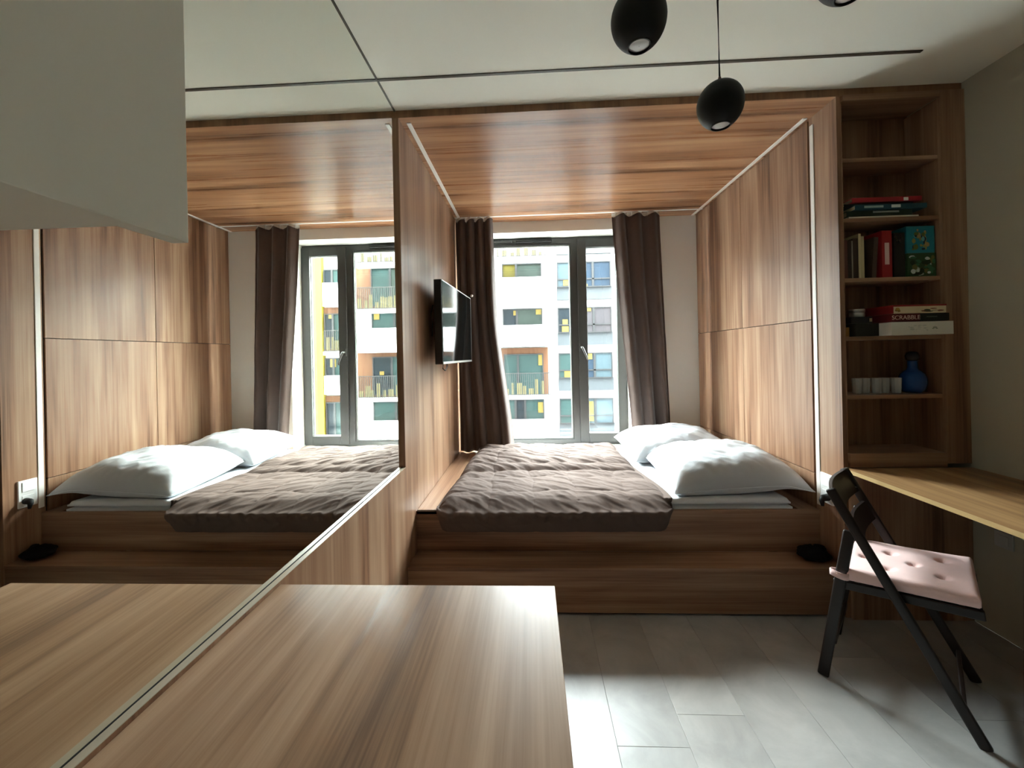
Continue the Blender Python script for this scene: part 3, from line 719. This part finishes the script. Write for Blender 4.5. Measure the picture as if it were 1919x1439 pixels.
patches(t2_, 1.975, 2.072, 2.192, zt + .135, zt + .250, [C_('q1', '8d8b4a'), C_('q2', '1c2c3a'), C_('q3', 'a58a5a'), C_('q4', '62a6a4'), C_('q5', '5c6b2e')], 30, 9)
# flat stack on the second shelf
zt = SHZ[1] + .0105; GS = 'flat books and games stacked on the second shelf'
def flat(x0, x1, y0, y1, z0, z1, cov, lab, edge=None):
    root = empty('flat_book', ((x0 + x1) / 2, (y0 + y1) / 2, z0)); tag(root, lab, 'book', GS); t = min(.003, (z1 - z0) * .25)
    bm = bmesh.new(); box(bm, x0, x1, y0, y1, z0, z0 + t); box(bm, x0, x1, y0, y1, z1 - t, z1); box(bm, x0, x1, y0, y0 + t, z0 + t, z1 - t)
    build('cover', bm, cov, root); build('page_block', B(x0 + .003, x1 - .003, y0 + t, y1 - .002, z0 + t, z1 - t), edge or PAPER, root); return root
flat(1.665, 2.012, 2.185, 2.345, zt, zt + .009, cm('cover_white', 'd9d2bd'), 'thin white book at the bottom of the flat stack')
r_ = flat(1.66, 1.985, 2.19, 2.345, zt + .010, zt + .040, cm('cover_forest', '26382c'), 'dark green book second from the bottom of the flat stack')
build('spine_label', B(1.79, 1.92, 2.1892, 2.19, zt + .027, zt + .036), cm('label_grey', 'a4aba4'), r_)
r_ = flat(1.69, 2.045, 2.175, 2.345, zt + .041, zt + .066, cm('cover_teal', '1f4a58'), 'blue green book in the middle of the flat stack')
build('spine_label', B(1.735, 1.83, 2.1742, 2.175, zt + .049, zt + .060), cm('label_pale', '9fb8b4'), r_)
build('spine_label', B(1.87, 1.915, 2.1742, 2.175, zt + .047, zt + .062), cm('label_white', 'dfe4e0'), r_)
flat(1.655, 2.0, 2.2, 2.345, zt + .067, zt + .080, cm('cover_ink', '17191f'), 'black book just under the red one in the flat stack')
r_ = flat(1.68, 2.025, 2.18, 2.345, zt + .081, zt + .104, cm('cover_scarlet', 'a02228'), 'red book on top of the flat stack')
build('spine_label', B(1.935, 1.958, 2.1792, 2.18, zt + .083, zt + .099), cm('label_bright', 'f2f0ea'), r_)
# game boxes on the fourth shelf
zt = SHZ[3] + .0105; GG = 'game boxes on the fourth shelf'
wbx = carton('board_game', 1.785, 2.078, 2.090, 2.345, zt, zt + .064, cm('box_white', 'dcdcd2', var=.02), 'white board game box with faint grey print, bottom of its stack', 'game box', GG)
patches(wbx, 1.86, 1.965, 2.090, zt + .016, zt + .05, [cm('print_faint', 'bfc3ba'), cm('print_faint2', 'c9ccc4')], 16, 3, .06, .3)
bm = bmesh.new()
for q in range(5):
    a = math.radians(18 + q * 36); cx, cz = 1.99 , zt + .026
    vs = [bm.verts.new((cx + math.cos(a + d_) * r__, 2.0894, cz + math.sin(a + d_) * r__)) for d_, r__ in ((0, .003), (-.25, .010), (0, .016), (.25, .010))]; bm.faces.new(vs)
bmesh.ops.recalc_face_normals(bm, faces=bm.faces[:]); build('leaf_emblem', bm, cm('print_leaf', '6d7563'), wbx)
sb = carton('word_game', 1.80, 2.070, 2.105, 2.34, zt + .067, zt + .106, cm('box_maroon', '5c1418'), 'dark red word game box with white lettering, middle of its stack', 'game box', GG)
build('box_end', B(1.935, 2.072, 2.1035, 2.106, zt + .068, zt + .105), cm('box_dark_green', '161d1a'), sb)
text_mesh('lettering', 'SCRABBLE', .030, cm('lettering_white', 'e9cfc6'), sb, Matrix.Translation((1.868, 2.1040, zt + .086)) @ Matrix.Rotation(math.pi / 2, 4, 'X'))
build('faint_line', B(1.965, 2.015, 2.1028, 2.1036, zt + .086, zt + .091), cm('line_grey', '59605a'), sb)
tbx = carton('party_game', 1.805, 2.055, 2.10, 2.33, zt + .107, zt + .147, cm('box_cream_print', 'd9c9a4'), 'cream and red game box with small pictures, top of its stack', 'game box', GG)
build('lid_rim', B(1.8038, 2.056, 2.0990, 2.332, zt + .141, zt + .149), cm('box_red_rim', '8d2320'), tbx)
build('red_side', B(1.8035, 1.8052, 2.10, 2.33, zt + .107, zt + .141), cm('box_red_side', '7c1b1b'), tbx)
patches(tbx, 1.81, 1.845, 2.10, zt + .112, zt + .138, [cm('fig1', '8a6a2a'), cm('fig2', 'b28f3e')], 5, 2, .4, .7)
patches(tbx, 1.925, 2.05, 2.10, zt + .112, zt + .134, [cm('fig3', '46382c'), cm('fig4', '7a4a38'), cm('fig5', '3e4a3a')], 8, 6, .07, .5)
bk = carton('card_box', 1.668, 1.783, 2.16, 2.33, zt, zt + .066, cm('box_olive_black', '1c1d16'), 'black box left of the white board game box', 'box', GG)
bk2 = carton('card_box', 1.655, 1.76, 2.17, 2.33, zt + .067, zt + .100, cm('box_navy', '14161d'), 'flat navy black box carrying the round tins', 'box', GG)
build('printed_mark', B(1.745, 1.758, 2.1692, 2.17, zt + .074, zt + .092), cm('mark_tan', 'b7a27c'), bk2)
tn = carton('match_box', 1.636, 1.660, 2.19, 2.25, zt, zt + .048, cm('box_tan', 'a2783e'), 'small tan box at the left end of the fourth shelf', 'box', GG)
def tin(x, y, z, r, h, mt, lab):
    root = empty('round_tin', (x, y, z)); tag(root, lab, 'tin', 'round tins on the fourth shelf')
    build('tin_body', lathe(bmesh.new(), [(r - .001, 0), (r, .001), (r, h * .62)], (x, y, z), 28), mt, root, True)
    build('tin_lid', lathe(bmesh.new(), [(r + .0012, h * .62), (r + .0012, h - .001), (r, h)], (x, y, z), 28), mt, root, True)
tin(1.722, 2.22, zt + .1005, .033, .042, M['chrome'], 'silver round tin on the flat navy box')
# glasses and bottle on the fifth shelf
zt = SHZ[4] + .0105
for k in range(5):
    x = 1.735 + k * .050; y = 2.245 + (.012 if k % 2 else 0)
    root = empty('tumbler', (x, y, zt)); tag(root, ['clear tumbler at the left end of the row of glasses', 'clear tumbler second from the left in the row of glasses', 'clear tumbler in the middle of the row of glasses', 'clear tumbler second from the right in the row of glasses', 'clear tumbler at the right end of the row, beside the blue bottle'][k], 'glass', 'glasses on the fifth shelf')
    bm = lathe(bmesh.new(), [(.018, .0), (.0205, .002), (.0235, .080), (.0232, .082), (.022, .081), (.0195, .012), (.0005, .010)], (x, y, zt), 10)
    build('tumbler_wall', bm, M['tumbler'], root)
bt = empty('blue_bottle', (2.035, 2.262, zt)); tag(bt, 'round blue glass bottle with a dark neck beside the glasses', 'bottle')
prof = [(.030, 0), (.043, .004), (.052, .020), (.0575, .045), (.0585, .062), (.057, .080), (.050, .100), (.038, .113), (.026, .122), (.021, .135), (.021, .165), (.026, .170)]
build('bottle_body', lathe(bmesh.new(), prof, (2.035, 2.262, zt), 36), M['blue_glass'], bt, True)
build('stopper', lathe(bmesh.new(), [(.018, .170), (.027, .176), (.030, .196), (.024, .214), (.010, .220)], (2.035, 2.262, zt), 24), clear('smoke_glass', (.05, .06, .07), .05, .3), bt, True)

# ------------------------------------------------------------------ apartment building across the street
YA = 27.0
ab = empty('apartment_building', (5, YA, -11)); tag(ab, 'white apartment building across the street with balconies and yellow fins', 'building')
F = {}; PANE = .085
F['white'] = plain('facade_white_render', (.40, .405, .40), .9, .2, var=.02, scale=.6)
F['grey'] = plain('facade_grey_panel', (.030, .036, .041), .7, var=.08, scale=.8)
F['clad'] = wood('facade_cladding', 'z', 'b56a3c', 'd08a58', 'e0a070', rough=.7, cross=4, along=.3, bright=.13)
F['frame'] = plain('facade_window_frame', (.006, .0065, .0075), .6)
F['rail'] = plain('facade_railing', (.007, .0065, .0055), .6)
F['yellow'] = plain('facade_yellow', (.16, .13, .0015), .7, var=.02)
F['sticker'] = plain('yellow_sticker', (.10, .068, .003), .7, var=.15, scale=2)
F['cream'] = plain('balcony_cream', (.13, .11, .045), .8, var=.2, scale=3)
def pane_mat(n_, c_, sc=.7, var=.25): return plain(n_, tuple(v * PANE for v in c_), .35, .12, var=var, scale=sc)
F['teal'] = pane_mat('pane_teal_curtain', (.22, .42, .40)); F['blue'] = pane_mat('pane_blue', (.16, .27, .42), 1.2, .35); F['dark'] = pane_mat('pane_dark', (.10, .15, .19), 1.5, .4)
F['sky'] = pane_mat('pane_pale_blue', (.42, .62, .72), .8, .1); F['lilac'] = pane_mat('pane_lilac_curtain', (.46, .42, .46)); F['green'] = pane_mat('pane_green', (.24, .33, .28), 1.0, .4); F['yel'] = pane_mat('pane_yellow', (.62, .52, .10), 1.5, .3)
CX = {'r': 0.0, 'm': 2 * XM}
def sx(X, Y, c='r'): return CX[c] + (X - CX[c]) * Y / YA
def sz(z, Y): return EYE + z * Y / YA
def fbox(name, mt, x0, x1, z0, z1, y0, y1, parent=ab, c='r'):
    a, b = sorted((sx(x0, y0, c), sx(x1, y0, c)))
    return build(name, B(a, b, y0, y1, sz(min(z0, z1), y0), sz(max(z0, z1), y0)), mt, parent)
def fwin(x0, x1, z0, z1, y, cols, splits=(), stick=(), c='r', trans=None):
    """window: frame part with its panes and stickers as sub-parts"""
    xs = [min(x0, x1)] + [min(x0, x1) + abs(x1 - x0) * s_ for s_ in splits] + [max(x0, x1)]
    bm = bmesh.new(); f_ = .07
    def bx(a, b, za_, zb_): box(bm, sx(a, y, c), sx(b, y, c), y - .05, y + .08, sz(za_, y), sz(zb_, y))
    bx(xs[0], xs[-1], z1 - f_, z1); bx(xs[0], xs[-1], z0, z0 + f_)
    for i_, q in enumerate(xs):
        if i_ == 0: bx(q, q + f_, z0 + f_, z1 - f_)
        elif i_ == len(xs) - 1: bx(q - f_, q, z0 + f_, z1 - f_)
        else: bx(q - f_, q + f_, z0 + f_, z1 - f_)
    if trans: bx(xs[0] + f_, xs[-1] - f_, trans - .04, trans + .04)
    w = build('window', bm, F['frame'], ab)
    for i_, (a, b) in enumerate(zip(xs, xs[1:])):
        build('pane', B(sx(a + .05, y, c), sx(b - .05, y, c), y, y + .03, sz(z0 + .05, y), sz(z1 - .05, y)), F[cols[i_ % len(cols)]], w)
    for (a, b, za_, zb_) in stick:
        build('sticker', B(sx(a, y, c), sx(b, y, c), y - .03, y - .005, sz(za_, y), sz(zb_, y)), F['sticker'], w)
def railing(x0, x1, z0, z1, y, c='r'):
    bm = bmesh.new(); a, b = sorted((sx(x0, y, c), sx(x1, y, c))); zl, zh = sz(z0, y), sz(z1, y); r = .018
    box(bm, a, b, y - .025, y + .025, zh - .05, zh); box(bm, a, b, y - .02, y + .02, zl + .04, zl + .08)
    n_ = int((b - a) / .125)
    for i_ in range(n_ + 1): q = a + (b - a) * i_ / n_; box(bm, q - r, q + r, y - r, y + r, zl, zh - .05)
    o_ = build('railing', bm, F['rail'], ab)
    rr = random.Random(int((x0 + 20) * 100 + z0 * 10)); bm = bmesh.new(); q = a + .05
    while q < b - .3:
        wq = rr.uniform(.12, .34); hq = rr.uniform(.25, .75) * (zh - zl); box(bm, q, q + wq, y + .05, y + .09, zl + .03, zl + hq); q += wq + rr.uniform(.03, .25)
    build('balcony_screen', bm, F['cream'], o_)
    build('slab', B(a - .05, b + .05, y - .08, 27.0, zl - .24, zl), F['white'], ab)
YW = 27.35                                            # plane of windows and cladding
# main wall: a grid of pieces leaving the bays open would be costly; the wall stands behind and the bays are built proud of it
build('wall', B(-70, 90, 27.6, 34, -11, 10.2), F['white'], ab)  # unseen ends run on sideways to hide the sky from the niche
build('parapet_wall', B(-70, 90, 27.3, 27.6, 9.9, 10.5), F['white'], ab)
FH = 3.01
for k in range(-3, 4):
    zt_ = .03 + FH * k                                  # top of the windows, relative to the eye
    solid_b = k in (2, 1, -1, -3)
    # bay seen directly
    if k != 3:
        tall = not solid_b
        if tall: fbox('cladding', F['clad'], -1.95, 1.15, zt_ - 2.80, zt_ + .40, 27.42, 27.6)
        cols = {2: ['yel', 'green'], 1: ['dark', 'green'], 0: ['teal', 'teal'], -1: ['teal', 'dark', 'teal']}.get(k, ['dark', 'teal'])
        st = {1: [(-1.10, -.86, 2.6, 2.92), (.40, .80, 2.62, 3.0)], 0: [(.50, .76, -.75, -.05)], -1: [(.42, .78, -3.9, -3.2)]}.get(k, [])
        fwin(-1.81, .83, zt_ - (2.8 if tall else 2.2), zt_, YW, cols, (.36,) if k != -1 else (.28, .52), st)
    if k == 3: railing(-2.2, 1.22, 6.50, 7.60, 26.2)
    elif solid_b: fbox('balcony_parapet', F['white'], -2.15, 1.28, zt_ - 2.52, zt_ - (.90 if k > 1 else 1.08 if k == 1 else 1.46), 26.2, 27.0); fbox('balcony_floor', F['white'], -2.15, 1.28, zt_ - 2.52, zt_ - 2.40, 26.3, 27.6)
    else: railing(-1.75, 1.24, zt_ - 2.77, zt_ - 1.27, 26.4)
    # narrow windows with grey spandrels
    ca = {2: ['sky'], 1: ['dark'], 0: ['teal'], -1: ['teal']}.get(k, ['blue']); cb_ = {2: ['blue', 'blue'], 1: ['lilac', 'lilac'], 0: ['blue', 'sky'], -1: ['sky', 'sky']}.get(k, ['blue', 'dark'])
    fwin(1.84, 2.95, zt_ - 1.68, zt_, YW, ca, (), {2: [(2.25, 2.7, 4.48, 4.9)], 1: [(2.15, 2.5, 1.92, 2.25), (2.1, 2.55, 1.4, 1.8)], 0: [(2.2, 2.65, -1.62, -1.1)]}.get(k, []), trans=zt_ - 1.15)
    fwin(3.62, 5.38, zt_ - 1.70, zt_, YW, cb_, (.33,), {2: [(3.66, 3.85, 4.4, 4.55)], 1: [(3.72, 4.05, 2.75, 3.02)], 0: [(3.70, 4.06, -.42, 0.0)], -1: [(3.68, 4.08, -4.5, -3.2)]}.get(k, []), trans=zt_ - 1.15)
    fbox('spandrel', F['grey'], 1.83, 5.43, zt_ - 2.50, zt_ - 1.66, 27.4, 27.6)
    fbox('window_band', F['grey'], 2.95, 3.62, zt_ - 1.66, zt_ + .0, 27.45, 27.6)
    # bays seen in the mirror
    wood_d = k in (2, 0, -2)
    if k != 3:
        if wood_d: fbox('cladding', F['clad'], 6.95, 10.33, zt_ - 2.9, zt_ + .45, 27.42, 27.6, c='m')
        fwin(6.6 if not wood_d else 7.0, 9.28, zt_ - (2.6 if wood_d else 2.0), zt_, YW, ['green', 'teal'] if k != 0 else ['teal', 'dark'], (.42,), {1: [(8.75, 9.12, 2.55, 3.0)], 0: [(8.5, 8.8, -1.2, -.95)]}.get(k, []), c='m')
    if k == 3: railing(7.0, 10.38, 6.42, 7.5, 26.3, 'm')
    elif wood_d: railing(6.95, 10.37, zt_ - 2.78, zt_ - 1.28, 26.4, 'm')
    else: fbox('balcony_parapet', F['white'], 6.85, 10.42, zt_ - 2.72, zt_ - (1.06 if k > 0 else 1.42), 26.2, 27.0, c='m')
    we = k in (1, -1, -3)
    if k != 3:
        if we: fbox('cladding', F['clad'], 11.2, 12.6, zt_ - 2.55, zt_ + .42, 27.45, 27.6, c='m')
        fwin(11.0, 12.55, zt_ - 2.4, zt_, YW, ['teal', 'dark'], (.62,), {1: [(11.9, 12.25, 2.7, 3.0)], 0: [(11.8, 12.2, -.6, -.05)]}.get(k, []), c='m')
        if k == 1: railing(11.0, 12.6, zt_ - 2.58, zt_ - 1.12, 26.5, 'm')
        elif k != -1: fbox('balcony_parapet', F['white'], 11.0, 12.67, zt_ - 2.50, zt_ - (.90 if k == 2 else 1.22), 26.3, 27.0, c='m')
fbox('fin', F['yellow'], 12.72, 13.40, -12.0, 8.7, 27.2, 27.6, c='m')
fbox('fin', F['yellow'], -6.2, -5.5, -12.0, 9.0, 26.0, 27.6)
for xq in (-9.5, 16.5, 20.5):
    for k in range(-3, 4):
        fwin(xq, xq + 2.6, .03 + FH * k - 1.7, .03 + FH * k, YW, ['dark', 'teal'], (.4,))
